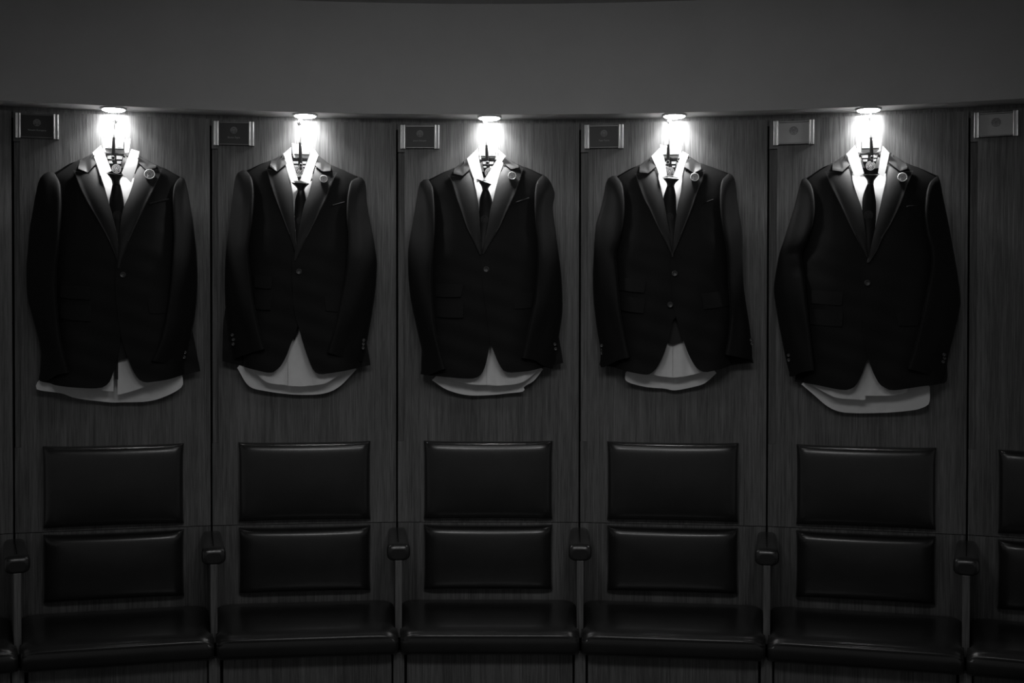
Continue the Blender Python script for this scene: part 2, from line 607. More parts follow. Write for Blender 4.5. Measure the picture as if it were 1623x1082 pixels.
def crest(cx, cz, r, y, th=0.0004, fine=True):
    mb = MB()

    def ann(r0, r1, n=26):
        v, f = [], []
        for k in range(n):
            a = 2 * math.pi * k / n
            c, s = math.cos(a), math.sin(a)
            for rr, yy in ((r0, y - th), (r1, y - th), (r1, y), (r0, y)):
                v.append((cx + rr * r * c, yy, cz + rr * r * s))
        for k in range(n):
            k2 = (k + 1) % n
            for i in range(4):
                f.append((k * 4 + i, k * 4 + (i + 1) % 4, k2 * 4 + (i + 1) % 4, k2 * 4 + i))
        mb.add(v, f, False)

    def pg(pts):
        mb.prism([(cx + a * r, cz + b * r) for a, b in pts], y - th, y)
    ann(0.92, 1.0)
    if fine:
        ann(0.58, 0.64)
        for k in range(15):                     # lettering round the rim
            a = math.radians(205 - k * 230 / 14)
            c, s = math.cos(a), math.sin(a)
            p = [(q * c - w * s, q * s + w * c) for q, w in ((.69, -.055), (.69, .055), (.87, .055), (.87, -.055))]
            pg(p)
        for k in range(3):
            a = math.radians(250 + k * 20)
            c, s = math.cos(a), math.sin(a)
            pg([(q * c - w * s, q * s + w * c) for q, w in ((.72, -.05), (.72, .05), (.85, .05), (.85, -.05))])
    # shield outline, ship and slanting rivers
    out = [(-.42, .40), (.42, .40), (.42, -.02), (.30, -.28), (0, -.48), (-.30, -.28), (-.42, -.02)]
    inn = [(-.34, .32), (.34, .32), (.34, 0), (.24, -.22), (0, -.38), (-.24, -.22), (-.34, 0)]
    n = len(out)
    for i in range(n):
        pg([out[i], out[(i + 1) % n], inn[(i + 1) % n], inn[i]])
    pg([(-.25, .13), (-.20, .06), (.20, .06), (.26, .14)])
    pg([(-.03, .13), (.03, .13), (.03, .29), (-.03, .29)])
    pg([(-.18, .17), (.0, .26), (.17, .17)])
    for o in (-.17, 0, .17):
        pg([(o - .05, -.04), (o + .03, -.04), (o + .01, -.20), (o - .07, -.20)])
    pg([(-.34, .0), (.34, .0), (.34, .035), (-.34, .035)])
    return mb


# ------------------------------------------------------------------ name plates
PX0, PX1, PZ0, PZ1 = -0.2875, -0.1605, 1.2245, 1.3010
NAMES = [None, 'Vincent Kompany', 'Bacary Sagna', 'Jason Denayer', 'Yaya Toure', None, None]
PL_L = {1: 'dark nameplate with silver side bars, above left of the leftmost jacket',
        2: 'dark nameplate with silver side bars, above left of the second jacket',
        3: 'dark nameplate with silver side bars, above left of the middle jacket',
        4: 'dark nameplate with silver side bars, above left of the fourth jacket',
        5: 'pale grey nameplate with dark crest, above left of the rightmost jacket',
        6: 'pale grey nameplate with dark crest at the far right, no jacket below'}


def bar_profile(x0, x1, z0, z1):
    mb = MB()
    w = x1 - x0
    pr = [(0, 0), (0, -.009), (.08, -.0125), (.16, -.0140), (.25, -.0130), (.33, -.0108), (.67, -.0108), (.75, -.0130), (.84, -.0140), (.92, -.0125), (1, -.009), (1, 0)]
    g = np.array([[(x0 + u * w, y, z) for u, y in pr] for z in (z0, z1)])
    mb.grid(g, smooth=True)
    for r in (0, 1):
        mb.add(list(g[r]), [tuple(range(len(pr)))], False)
    return mb


def text_mesh(body, size, cx, cz, y):
    cu = bpy.data.curves.new('lettering', 'FONT')
    cu.body = body
    cu.size = size
    cu.align_x = 'CENTER'
    cu.extrude = 0.0002
    cu.resolution_u = 3
    o = bpy.data.objects.new('lettering', cu)
    COL.objects.link(o)
    dg = bpy.context.evaluated_depsgraph_get()
    me = bpy.data.meshes.new_from_object(o.evaluated_get(dg))
    bpy.data.objects.remove(o)
    mb = MB()
    mb.add([(cx + v.co.x, y - v.co.z, cz + v.co.y) for v in me.vertices], [tuple(p.vertices) for p in me.polygons], False)
    bpy.data.meshes.remove(me)
    return mb


for k in range(1, NB):
    M = BAY[k][0]
    light = k >= 5
    t = Thing('name_plate', M, ((PX0 + PX1) / 2, -0.002, PZ0), PL_L[k], 'sign', 'name plates along the top of the wall')
    bw = 0.0165
    t.part('plate', MB().box(PX0 + bw * .5, PX1 - bw * .5, -0.0085, -0.0005, PZ0 + .004, PZ1 - .003), MFACEL if light else MFACE)
    for x0 in (PX0, PX1 - bw):
        t.part('side_bar', bar_profile(x0, x0 + bw, PZ0, PZ1), MSIL)
    t.part('top_edge', MB().bevelbox(PX0 + bw, PX1 - bw, -0.0115, -0.0005, PZ1 - .0065, PZ1 - .001, .001), MGLASS)
    t.part('bottom_edge', MB().bevelbox(PX0 + bw, PX1 - bw, -0.0115, -0.0005, PZ0 + .001, PZ0 + .005, .001), MGLASS)
    cx = (PX0 + PX1) / 2
    t.part('crest', crest(cx, PZ0 + .0490 if not light else PZ0 + .0445, 0.0108 if not light else 0.0132, -0.0085), MPRINTD if light else MPRINT)
    if NAMES[k]:
        t.part('lettering', text_mesh(NAMES[k], 0.0075, cx, PZ0 + .0235, -0.0086), MPRINT)

# ------------------------------------------------------------------ puck lights under the bulkhead
LAMP_L = {1: 'round lit puck light above the leftmost jacket', 2: 'round lit puck light above the second jacket from left',
          3: 'round lit puck light above the middle jacket', 4: 'round lit puck light above the fourth jacket from left',
          5: 'round lit puck light above the rightmost jacket'}
LY = -0.031
for k in range(1, 6):
    M = BAY[k][0]
    zt = 1.3244
    t = Thing('puck_light', M, (0.003, LY, zt), LAMP_L[k], 'light', 'puck lights under the bulkhead')
    t.part('trim_ring', MB().latheZ([(0.0395, zt), (0.0395, zt - .004), (0.037, zt - .0056), (0.0335, zt - .0056), (0.0335, zt - .002)], 0.003, LY), MLAMP)
    t.part('lens', MB().latheZ([(0.0330, zt - .001), (0.0330, zt - .0052), (0.0322, zt - .0070), (0.0290, zt - .0084), (0.020, zt - .0094), (0.008, zt - .0098)], 0.003, LY), MEMIT)
    a = area('puck_lamp', M @ Vector((0.003, LY, zt - .0108)), LAMP_E, 0.060, spread=math.radians(122))

# ------------------------------------------------------------------ garments
def cr(pts, n):
    """smooth curve through 2-D points, n samples at equal arc length"""
    P = np.array(pts, float)
    if len(P) == 2:
        return P[0] + (P[1] - P[0]) * np.linspace(0, 1, n)[:, None]
    Q = np.vstack([2 * P[0] - P[1], P, 2 * P[-1] - P[-2]])
    out = []
    for i in range(1, len(Q) - 2):
        p0, p1, p2, p3 = Q[i - 1], Q[i], Q[i + 1], Q[i + 2]
        for t in np.linspace(0, 1, 14, endpoint=False):
            out.append(.5 * ((2 * p1) + (p2 - p0) * t + (2 * p0 - 5 * p1 + 4 * p2 - p3) * t * t + (3 * p1 - p0 - 3 * p2 + p3) * t ** 3))
    out.append(Q[-2])
    out = np.array(out)
    s = np.concatenate([[0], np.cumsum(np.linalg.norm(np.diff(out, axis=0), axis=1))])
    q = np.linspace(0, s[-1], n)
    return np.stack([np.interp(q, s, out[:, 0]), np.interp(q, s, out[:, 1])], 1)


def lin(pts, n):
    P = np.array(pts, float)
    s = np.concatenate([[0], np.cumsum(np.linalg.norm(np.diff(P, axis=0), axis=1))])
    q = np.linspace(0, s[-1], n)
    return np.stack([np.interp(q, s, P[:, 0]), np.interp(q, s, P[:, 1])], 1)


def coons(top, bot, left, right, nu, nv, f=cr, ft=None):
    T, B, L_, R_ = (ft or f)(top, nu), f(bot, nu), f(left, nv), f(right, nv)
    u = np.linspace(0, 1, nu)[None, :, None]
    v = np.linspace(0, 1, nv)[:, None, None]
    return ((1 - v) * T[None] + v * B[None] + (1 - u) * L_[:, None] + u * R_[:, None]
            - ((1 - u) * (1 - v) * T[0] + u * (1 - v) * T[-1] + (1 - u) * v * B[0] + u * v * B[-1]))


def raise_(g2, fn):
    g = np.zeros(g2.shape[:2] + (3,))
    nv, nu = g2.shape[:2]
    for j in range(nv):
        for i in range(nu):
            x, z = g2[j, i]
            g[j, i] = (x, -fn(x, z, i / (nu - 1), j / (nv - 1)), z)
    return g


def P_(s):
    return [tuple(float(c) for c in q.split(',')) for q in s.split()]


# outlines of the five suits, read off the photograph in the zoom of each bay (origin, scale, start of the lower half)
S = {}
S[1] = dict(org=(0, 140), sc=4.162, lo=1082,
    SL='345,546', SR='1185,572', NL='512,456', NR='1025,490',
    oL='345,546 300,543 255,588 235,660 215,780 190,930 178,1080 170,1182 176,1362 210,1502 262,1702 262,1812 250,1932',
    iL='345,546 385,610 400,680 408,780 406,900 398,1050 384,1200 382,1330 390,1482 410,1642 438,1772 462,1872',
    oR='1185,572 1215,590 1235,660 1250,740 1270,860 1285,980 1296,1082 1303,1232 1299,1382 1285,1512 1262,1630 1235,1750 1205,1852',
    iR='1185,572 1160,600 1143,650 1138,720 1140,800 1147,950 1143,1082 1130,1282 1110,1452 1085,1582 1050,1702 1005,1792',
    cufL='462,1872 390,1885 335,1915 295,1938 250,1932', cufR='1005,1792 1080,1807 1135,1834 1205,1852',
    hemL='248,1940 400,1962 600,1976 680,1970', edL='800,1560 795,1662 775,1782 750,1872 720,1942 680,1970',
    hemR='975,1938 1100,1920 1200,1894 1322,1865', edR='766,1180 768,1382 790,1562 815,1682 850,1792 890,1882 930,1927 975,1938',
    flL='250,1932', flR='1322,1865', sideR='1290,1702',
    cL='600,405 512,458 512,526 580,552 635,475', pkL='472,529', leL='500,590 540,680 600,790 660,890 715,990 760,1090 795,1190', rlL='635,475 655,560 690,660 720,760 760,900 790,1050 800,1190',
    cR='915,425 1025,490 1025,516 962,532 895,465', pkR='1065,515', leR='1035,600 1000,680 960,770 920,860 880,950 840,1050 790,1190', rlR='895,465 885,560 870,640 845,720 815,800 800,900 790,1050 780,1190',
    lfL='655,360 598,408 636,500 664,578 737,545 695,445', lfR='859,386 912,400 900,500 865,625 803,560 832,472',
    knot='698,553 806,562 785,626 735,626', bl='735,626 785,626 802,690 814,780 822,1120 760,1120 718,780 722,690', tcr='773,835,28',
    tip='776,1600 850,1600 850,1780 812,1788 778,1797', stem='752,325 748,490', wire='752,330 756,250 753,200', arch='692,446 757,426 825,448', crest='768,530,30', patch='694,338 818,338 818,404 694,404',
    pin='983,558,33', welt='985,752 1108,716 1112,726 988,763', btn='812,1230', sbL='', sbR='1220,1742 1214,1774',
    pk1='400,1287 600,1307 600,1394 397,1377', pk2='400,1417 605,1432 607,1537 402,1517', pk3='978,1387 1115,1372 1095,1482 988,1484',
    fL='245,1945 400,1958 520,1972 640,1984 697,1994 750,1997', fR='777,2018 795,2017 850,2002 900,1987 1000,1952 1200,1902', bT='248,1937 248,1985 400,2010 500,2044 700,2070 800,2072 980,2064 1100,2027 1200,1967 1205,1902')
S[2] = dict(org=(320, 140), sc=4.1625, lo=1082,
    SL='285,530', SR='1030,572', NL='448,460', NR='848,490',
    oL='285,530 240,540 215,580 203,660 195,740 178,860 165,980 155,1082 148,1232 150,1402 160,1512 172,1602 188,1690 208,1784',
    iL='285,530 320,580 338,650 343,740 338,860 325,970 316,1082 325,1202 340,1332 360,1452 390,1592 420,1717',
    oR='1030,572 1065,590 1082,640 1088,740 1105,850 1130,970 1148,1082 1156,1162 1148,1312 1125,1482 1100,1622 1080,1720 1055,1804',
    iR='1030,572 985,600 968,660 958,740 955,850 966,970 960,1132 945,1262 920,1382 885,1552 850,1682 832,1737',
    cufL='420,1717 330,1742 260,1765 208,1784', cufR='832,1737 930,1772 1000,1792 1055,1804',
    hemL='132,1800 300,1844 430,1872 475,1870', edL='650,1460 635,1562 605,1652 590,1682 560,1762 520,1832 475,1870',
    hemR='800,1884 950,1860 1112,1825', edR='598,1120 602,1332 615,1482 640,1572 670,1682 700,1772 730,1847 760,1879 800,1884',
    flL='132,1800', flR='1112,1825', sideR='1092,1702',
    cL='530,412 447,460 447,510 495,545 553,488', pkL='410,510', leL='430,560 455,640 490,740 525,830 560,920 600,1020 628,1130', rlL='553,488 575,580 595,670 605,760 615,880 625,1000 634,1130',
    cR='765,425 848,490 848,540 795,545 745,500', pkR='890,543', leR='855,620 825,710 790,790 750,880 700,980 660,1060 625,1140', rlR='745,500 725,600 705,690 680,760 660,850 640,960 625,1060 615,1140',
    lfL='583,372 530,415 555,520 585,612 637,612 590,450', lfR='735,380 765,425 742,500 712,630 648,608 705,440',
    knot='585,613 705,620 670,668 630,668', bl='630,668 670,668 684,730 684,790 668,1090 600,1090 610,790 612,730', tcr='648,870,24',
    tip='590,1500 650,1500 640,1600 612,1664 600,1640', stem='648,360 655,540', wire='650,362 652,300 668,245 660,212 640,215', arch='585,478 650,456 705,482', crest='640,545,36', patch='590,372 710,372 710,440 590,440',
    pin='802,592,25', welt='860,765 940,740 942,748 862,774', btn='642,1209', sbL='200,1627 208,1657 206,1687', sbR='1068,1662 1066,1687 1064,1712',
    pk1='345,1227 470,1242 462,1322 348,1312', pk2='348,1347 465,1367 456,1462 356,1454', pk3='808,1372 928,1362 908,1472 820,1467',
    fL='335,1866 420,1932 490,1950 540,1955 566,1960', fR='569,1960 660,1964 780,1952 830,1937 920,1882', bT='235,1842 310,1962 420,1997 600,2020 780,2017 900,1972 1020,1852')
S[3] = dict(org=(620, 140), sc=4.16, lo=1082,
    SL='240,590', SR='1000,558', NL='410,510', NR='840,490',
    oL='240,590 205,596 180,630 165,720 148,830 130,930 112,1040 108,1100 110,1232 125,1382 150,1512 180,1642 198,1722 194,1800 192,1884',
    iL='240,590 268,640 280,720 288,820 290,950 284,1082 276,1282 282,1432 300,1602 330,1732 362,1844',
    oR='1000,558 1040,590 1070,650 1080,700 1068,790 1085,930 1105,1082 1122,1212 1131,1362 1130,1482 1108,1632 1090,1750 1070,1850',
    iR='1000,558 965,600 950,660 945,760 948,900 962,1040 960,1232 945,1382 920,1502 890,1642 860,1772',
    cufL='362,1844 310,1862 240,1890 192,1884', cufR='860,1772 950,1792 1000,1827 1070,1850',
    hemL='192,1886 350,1900 480,1910 545,1910', edL='660,1580 650,1682 635,1772 610,1857 580,1897 545,1910',
    hemR='790,1872 900,1862 1000,1842 1135,1810', edR='595,1112 600,1232 615,1382 635,1532 655,1672 680,1742 710,1812 745,1862 790,1872',
    flL='192,1884', flR='1135,1810', sideR='1106,1642',
    cL='485,450 412,510 408,555 470,572 525,515', pkL='370,562', leL='400,620 430,720 465,820 500,920 545,1010 585,1100', rlL='525,515 545,610 565,700 578,780 585,900 592,1000 600,1100',
    cR='755,430 840,490 840,513 790,526 730,470', pkR='872,508', leR='850,590 820,680 790,750 755,830 715,920 660,1010 612,1095', rlR='730,470 712,560 690,650 675,720 655,800 640,900 620,1000 604,1095',
    lfL='570,380 495,448 535,570 562,625 612,606 580,470', lfR='710,390 755,430 715,560 690,636 612,606 700,450',
    knot='562,590 660,624 640,666 600,666', bl='600,666 640,666 662,720 664,790 640,1070 570,1070 580,790 582,720', tcr='615,860,25',
    tip='', stem='628,375 636,520', wire='629,385 626,350 618,290 612,240 616,212', arch='588,476 636,454 688,482', crest='650,555,34', patch='575,388 690,388 690,450 575,450',
    pin='797,568,27', welt='820,745 910,712 912,722 823,755', btn='627,1194', sbL='', sbR='1080,1687 1085,1717',
    pk1='292,1282 480,1292 460,1376 292,1372', pk2='300,1402 480,1407 476,1512 302,1506', pk3='798,1357 938,1342 925,1444 815,1453',
    fL='370,1912 470,1940 575,1954 628,1954', fR='630,1954 720,1957 860,1937 990,1847', bT='270,1922 360,1982 480,2020 620,2025 760,2012 873,1997 876,1967 940,1927 1000,1852')
S[4] = dict(org=(900, 140), sc=4.1625, lo=1082,
    SL='320,568', SR='1065,548', NL='470,490', NR='880,480',
    oL='320,568 275,575 248,620 235,700 215,790 185,890 175,990 170,1082 163,1232 167,1382 185,1552 205,1682 212,1762 207,1824',
    iL='320,568 355,620 370,700 375,780 368,880 345,1000 318,1090 325,1202 338,1342 352,1482 378,1632 410,1772',
    oR='1065,548 1100,580 1115,660 1118,720 1135,830 1152,930 1157,1030 1155,1082 1161,1282 1180,1432 1200,1562 1215,1672 1225,1807',
    iR='1065,548 1025,590 1008,650 1003,740 1008,850 1022,960 1045,1082 1055,1282 1064,1382 1070,1502 1055,1642 1035,1752',
    cufL='410,1772 350,1785 290,1812 225,1844 207,1824', cufR='1035,1754 1130,1772 1200,1787 1225,1807',
    hemL='207,1826 300,1842 400,1867 500,1885 540,1884', edL='712,1460 695,1522 680,1582 650,1702 620,1782 580,1852 540,1884',
    hemR='920,1870 1000,1852 1100,1827 1225,1812', edR='678,1130 685,1332 700,1462 730,1562 765,1672 800,1762 840,1832 880,1865 920,1870',
    flL='207,1824', flR='1225,1812', sideR='1190,1640',
    cL='550,430 472,490 472,548 530,555 580,508', pkL='440,548', leL='465,620 500,720 540,800 580,890 630,990 690,1115', rlL='580,508 600,590 620,680 640,780 660,900 680,1000 696,1115',
    cR='800,425 880,480 880,530 830,555 770,510', pkR='912,525', leR='885,610 850,700 820,790 780,890 740,990 700,1082 688,1120', rlR='770,510 755,600 745,680 725,770 712,860 700,960 684,1115',
    lfL='605,378 550,432 590,530 607,597 655,578 635,450', lfR='760,400 800,422 772,500 750,597 695,582 745,440',
    knot='630,586 738,590 702,640 655,640', bl='655,640 702,640 714,700 716,800 722,1090 655,1090 628,800 630,715', tcr='672,845,25',
    tip='650,1460 765,1460 758,1668 690,1692 662,1678', stem='664,372 660,515', wire='668,375 671,300 670,205', arch='622,476 672,456 728,480', crest='672,550,32', patch='612,382 735,382 735,440 612,440',
    pin='838,580,28', welt='915,742 960,724 963,732 918,750', btn='705,1222', btn2='675,1427', sbL='222,1697 226,1722 222,1747', sbR='1212,1660 1216,1685',
    pk1='340,1247 520,1267 502,1350 332,1327', pk2='345,1367 515,1387 498,1484 348,1462', pk3='882,1357 1062,1327 1060,1432 895,1457',
    fL='540,1876 600,1897 650,1902 690,1907', fR='692,1907 780,1897 880,1874 960,1858', bT='380,1877 388,1930 500,1967 640,1982 713,1992 860,1962 920,1932 980,1877')
S[5] = dict(org=(1200, 140), sc=3.837, lo=998,
    SL='300,535', SR='1105,520', NL='460,440', NR='912,440',
    oL='300,535 270,550 250,620 225,720 190,830 155,940 135,1000 118,1088 100,1213 110,1308 130,1428 155,1558 180,1678 192,1720 195,1753',
    iL='300,535 330,580 348,660 350,760 330,860 295,950 272,1010 285,1128 298,1258 312,1398 328,1538 348,1710',
    oR='1105,520 1120,560 1130,620 1150,730 1175,860 1200,998 1225,1148 1240,1278 1236,1338 1205,1478 1175,1598 1155,1698 1135,1773',
    iR='1105,520 1060,560 1035,620 1022,700 1016,790 1030,900 1052,1000 1046,1120 1010,1298 985,1428 950,1558 910,1700',
    cufL='348,1710 280,1722 215,1752 195,1753', cufR='910,1700 1000,1726 1080,1758 1135,1773',
    hemL='230,1783 350,1801 480,1826 540,1831', edL='690,1560 672,1638 660,1668 640,1728 610,1788 580,1820 540,1831',
    hemR='800,1831 850,1831 1000,1810 1140,1793', edR='630,1110 635,1348 645,1478 665,1598 690,1688 720,1758 750,1803 800,1831',
    flL='230,1783', flR='1140,1793', sideR='1155,1690',
    cL='545,380 462,440 458,492 520,502 570,450', pkL='415,492', leL='440,560 480,650 520,740 560,830 600,910 665,1030', rlL='570,450 585,560 610,650 635,730 650,830 660,920 672,1030',
    cR='825,375 915,440 918,482 870,500 805,440', pkR='960,488', leR='920,580 890,660 860,730 810,830 760,910 720,998 676,1062', rlR='805,440 785,560 765,640 745,730 720,830 700,920 680,998 664,1062',
    lfL='600,330 545,385 580,500 595,552 650,518 620,400', lfR='770,335 812,378 790,470 770,542 735,517 755,400',
    knot='648,518 742,520 712,575 675,575', bl='675,575 712,575 722,650 726,730 705,1010 640,1010 641,730 646,650', tcr='678,768,26',
    tip='', stem='692,300 698,450', wire='692,305 690,230 690,165', arch='618,412 686,390 748,412', crest='690,470,28', patch='635,312 745,312 745,366 635,366',
    pin='886,535,27', welt='910,712 975,704 976,712 911,720', btn='670,1183', sbL='190,1623 192,1653', sbR='1135,1618 1140,1640 1132,1663',
    pk1='330,1228 520,1240 513,1320 332,1306', pk2='320,1343 522,1350 515,1448 322,1433', pk3='838,1358 995,1348 972,1443 855,1443',
    fL='340,1810 430,1858 500,1883 640,1893 658,1890', fR='655,1868 780,1868 860,1860 905,1848 915,1833', bT='270,1798 340,1858 420,1928 500,1966 600,1976 780,1973 940,1958 1010,1938 1046,1908 1048,1813')

ORD = {1: 'leftmost', 2: 'second from left', 3: 'middle', 4: 'fourth from left', 5: 'rightmost'}
JK_L = {1: 'dark peak lapel suit jacket, leftmost, its skirt flaring out to the right',
        2: 'dark peak lapel suit jacket, second from left, with both hem corners flaring outward',
        3: 'dark peak lapel suit jacket, middle of five, left cuff below its hem',
        4: 'dark peak lapel suit jacket, fourth from left, hem parted on a black tie tip',
        5: 'dark peak lapel suit jacket, rightmost, with both elbows bowed widest apart'}
SHL = {1: 'white dress shirt under the leftmost suit jacket, its front tails split apart',
       2: 'white dress shirt under the second suit jacket, with an evenly curved hem',
       3: 'white dress shirt under the middle suit jacket, one collar leaf flattened and bright',
       4: 'white dress shirt under the fourth suit jacket, its hem dipping to a point',
       5: 'white dress shirt under the rightmost suit jacket, longest tail of the five'}


def build_suit(k):
    s = S[k]
    M, hw, mid, X, Y = BAY[k]
    ox, oy = s['org']
    sc = s['sc']

    def loc(px, py, d=0.10):
        """point of the photo's outline, placed at distance d in front of the panel, in the bay's own metres"""
        u, v = ox + px / sc, oy + py / sc
        ray = CM @ np.array([(u - W / 2) / F_PX, 1, -(v - H / 2) / F_PX])
        t = ((mid - Y * d - CAM) @ (-Y)) / (ray @ (-Y))
        p = CAM + t * ray - mid
        return np.array([p @ X, p[2]])

    def C(key, d=0.10):
        return [loc(a, b, d) for a, b in P_(s[key])] if isinstance(key, str) and key in s else [loc(a, b, d) for a, b in P_(key)]

    SL, SR, NL, NR = (C(q, .07)[0] for q in ('SL', 'SR', 'NL', 'NR'))
    xc, bw = (SL[0] + SR[0]) / 2, (SR[0] - SL[0]) / 2 * 1.04
    sx, sz = [SL[0], NL[0], NR[0], SR[0]], [SL[1], NL[1], NR[1], SR[1]]
    ztop = (NL[1] + NR[1]) / 2

    def body(x, z):
        h = float(np.interp(x, sx, sz)) - z
        u = min(1.0, abs(x - xc) / bw)
        full = 0.058 + 0.082 * (1 - u ** 4) ** .55
        ridge = 0.052 - 0.008 * u
        if h < 0:
            return max(0.020, ridge - 0.024 + 0.25 * h)
        q = min(1.0, h / 0.28)
        d = ridge + (full - ridge) * (1 - (1 - q) ** 1.4) - 0.024 * math.exp(-h / 0.038)
        low = min(1.0, max(0.0, (h - .42) / .30))
        return d - 0.016 * low * (1 - .5 * u)

    def fold(x, z, a=1.0):
        return a * (0.0016 * math.sin(21 * x + 7 * z + k) + 0.0011 * math.sin(47 * x - 13 * z + 2 * k) + 0.0007 * math.sin(90 * z + 30 * x + k))

    zlow = min(p[1] for p in C('bT', .05))
    base = (xc, -0.06, zlow)

    # ---------------- hanger
    top = C('wire', .035)
    st = C('stem', .040)
    hb = (xc, -0.05, SL[1] - .03)
    hang = Thing('coat_hanger', M, hb, 'dark coat hanger with thin wire hook inside the %s jacket' % ORD[k], 'hanger', 'coat hangers on the wall')
    w = cr(top, 22)
    pts = [(p[0], -0.035 - .002 * math.sin(i * .5), p[1]) for i, p in enumerate(w)]
    tip_ = np.array(pts[-1])
    pts += [(tip_[0] + .001, -0.032, tip_[2] + .004), (tip_[0] + .001, -0.025, tip_[2] + .006), (tip_[0], -.018, tip_[2] + .003), (tip_[0], -.016, tip_[2] - .003)]
    hang.part('hook', MB().tube(pts, 0.0013, 8), MSIL)
    q = cr(st, 9)
    hang.part('neck', MB().tube([(p[0], -0.046, p[1]) for p in q], [.0035, .0046, .005, .0052, .0054, .0054, .0050, .0044, .0034], 10, .6), MSTEM)
    rg = [(q[-2][0] + .0055 * math.cos(a), -.0515, q[-2][1] + .0035 + .0055 * math.sin(a)) for a in np.linspace(.3, 2 * math.pi, 14)]
    hang.part('ring', MB().tube(rg, 0.0009, 6), MSIL)
    cxn = q[-1]
    for sgn, E_ in ((-1, SL), (1, SR)):
        pp = []
        for t in np.linspace(0, 1, 10):
            x = cxn[0] + (E_[0] - sgn * .045 - cxn[0]) * t
            z = (ztop - .050) + (E_[1] - .060 - (ztop - .050)) * t ** 1.3
            pp.append((x, -0.040 + .006 * t, z))
        hang.part('arm', MB().tube(pp, [.006, .007, .008, .008, .008, .009, .009, .009, .009, .007], 10, .8), MSTEM)
    hk = Thing('coat_hook', M, (tip_[0], 0.0, tip_[2] + .002), 'small round wall peg holding the %s hanger' % ORD[k], 'hook', 'wall pegs under the bulkhead')
    hk.part('peg', MB().lathe([(.0032, .004), (.0032, -.020), (.0040, -.0215), (.0040, -.024), (.0025, -.0255)], tip_[0], tip_[2] + .0005, 12), MSIL)
    hk.part('rose', MB().lathe([(.008, .002), (.008, -.001), (.0065, -.003)], tip_[0], tip_[2] + .0005, 16), MSIL)

    # ---------------- shirt
    sh = Thing('dress_shirt', M, base, SHL[k], 'shirt', 'white shirts under the jackets')
    lfL, lfR = C('lfL', .08), C('lfR', .08)
    # back and yoke
    yl, yr = lfL[0], lfR[0]
    zy = C('patch', .021)[2][1] - .006
    g2 = coons([(yl[0] - .02, ztop - .012), ((yl[0] + yr[0]) / 2, zy), (yr[0] + .02, ztop - .012)], [(xc - .17, ztop - .20), (xc, ztop - .21), (xc + .17, ztop - .20)],
               [(yl[0] - .02, ztop - .012), (xc - .15, ztop - .06), (xc - .17, ztop - .20)], [(yr[0] + .02, ztop - .012), (xc + .15, ztop - .06), (xc + .17, ztop - .20)], 24, 14)
    sh.part('yoke', MB().sheet(raise_(g2, lambda x, z, u, v: .0165 + .006 * v), .0015), MSH)
    # collar band round the back of the neck
    pa = C('patch', .021)
    bz1, bz0 = pa[0][1] + .003, pa[2][1] - .010
    g = np.zeros((8, 26, 3))
    for j in range(8):
        for i in range(26):
            a = math.pi * i / 25
            wv = .93 * (1 - .12 * (j / 7))
            xm, xr = (yl[0] + yr[0]) / 2, (yr[0] - yl[0]) / 2 * 1.0
            x = xm - xr * wv * math.cos(a)
            d = .0265 - .0080 * math.sin(a) ** .8
            z = bz1 + (bz0 - bz1) * j / 7 + .002 * math.cos(2 * a)
            g[j, i] = (x, -d, z)
    bnd = sh.part('collar_band', MB().sheet(g, .0022), MSH)
    pm = [(a[0], a[1]) for a in pa]
    x0, x1, zt, zb = pm[0][0], pm[1][0], pm[0][1] - .002, pm[2][1]
    sh.part('label_patch', MB().bevelbox(x0 + .002, x1 - .002, -.0222, -.018, zb + .0015, zt, .0006), MSH, bnd)
    sh.part('patch_border_shadow', MB().box(x0, x1, -.0228, -.018, zb - .0005, zb + .0025).box(x0, x0 + .0010, -.0215, -.018, zb, zt).box(x1 - .0010, x1, -.0215, -.018, zb, zt), MBLK, bnd)  # thin side borders; the black bottom strip stands in for the patch's shadow
    sh.part('patch_text', MB().box(x0 + .006, (x0 + x1) / 2 - .006, -.0226, -.022, zb + .006, zb + .0068).box((x0 + x1) / 2 + .006, x1 - .006, -.0226, -.022, zb + .006, zb + .0068), MPRINT, bnd)
    # dark neck label with arch, print and crest, seen in the open collar
    ar = cr(C('arch', .023), 15)
    v, f = [], []
    for i, p in enumerate(ar):
        v += [(p[0], -.0240, p[1] + .0005), (p[0], -.0240, p[1] - .0048), (p[0], -.0210, p[1] + .0005), (p[0], -.0210, p[1] - .0048)]
    for i in range(14):
        a = i * 4
        f += [(a, a + 1, a + 5, a + 4), (a + 2, a + 6, a + 7, a + 3), (a, a + 4, a + 6, a + 2), (a + 1, a + 3, a + 7, a + 5)]
    lab = sh.part('neck_arch', MB().add(v, f, False), MBLK)
    cq = tuple(float(c) for c in s['crest'].split(','))
    cc = loc(cq[0], cq[1], .023)
    cr_ = cq[2] / sc / F_PX * 3.8
    za, xa = ar[7][1] - .004, ar[7][0]
    hwk = (ar[-1][0] - ar[0][0]) / 2
    zc_ = min(cc[1], za - .006)

    def wid(z):
        """half width of the dark label at height z"""
        q_ = min(1.3, max(0, (za - z) / (za - zc_)))
        return hwk * (.92 - .42 * q_)
    zl = [za - (za - zc_) * q_ for q_ in (-.05, .35, .7, 1.0, 1.2)]
    poly = [(xa - wid(z), z) for z in zl] + [(xa, zl[-1] - .003)] + [(xa + wid(z), z) for z in zl[::-1]]
    nl = sh.part('neck_label', MB().prism(poly[::-1], -.0232, -.0222), MBLK, lab)
    mbk = MB()
    bars = ((.10, .34, .30), (.46, .64, .42)) if k in (1, 5) else ((.22, .40, .34), (.54, .66, .45))  # wider white stripes in the end bays stand in for lamp glare
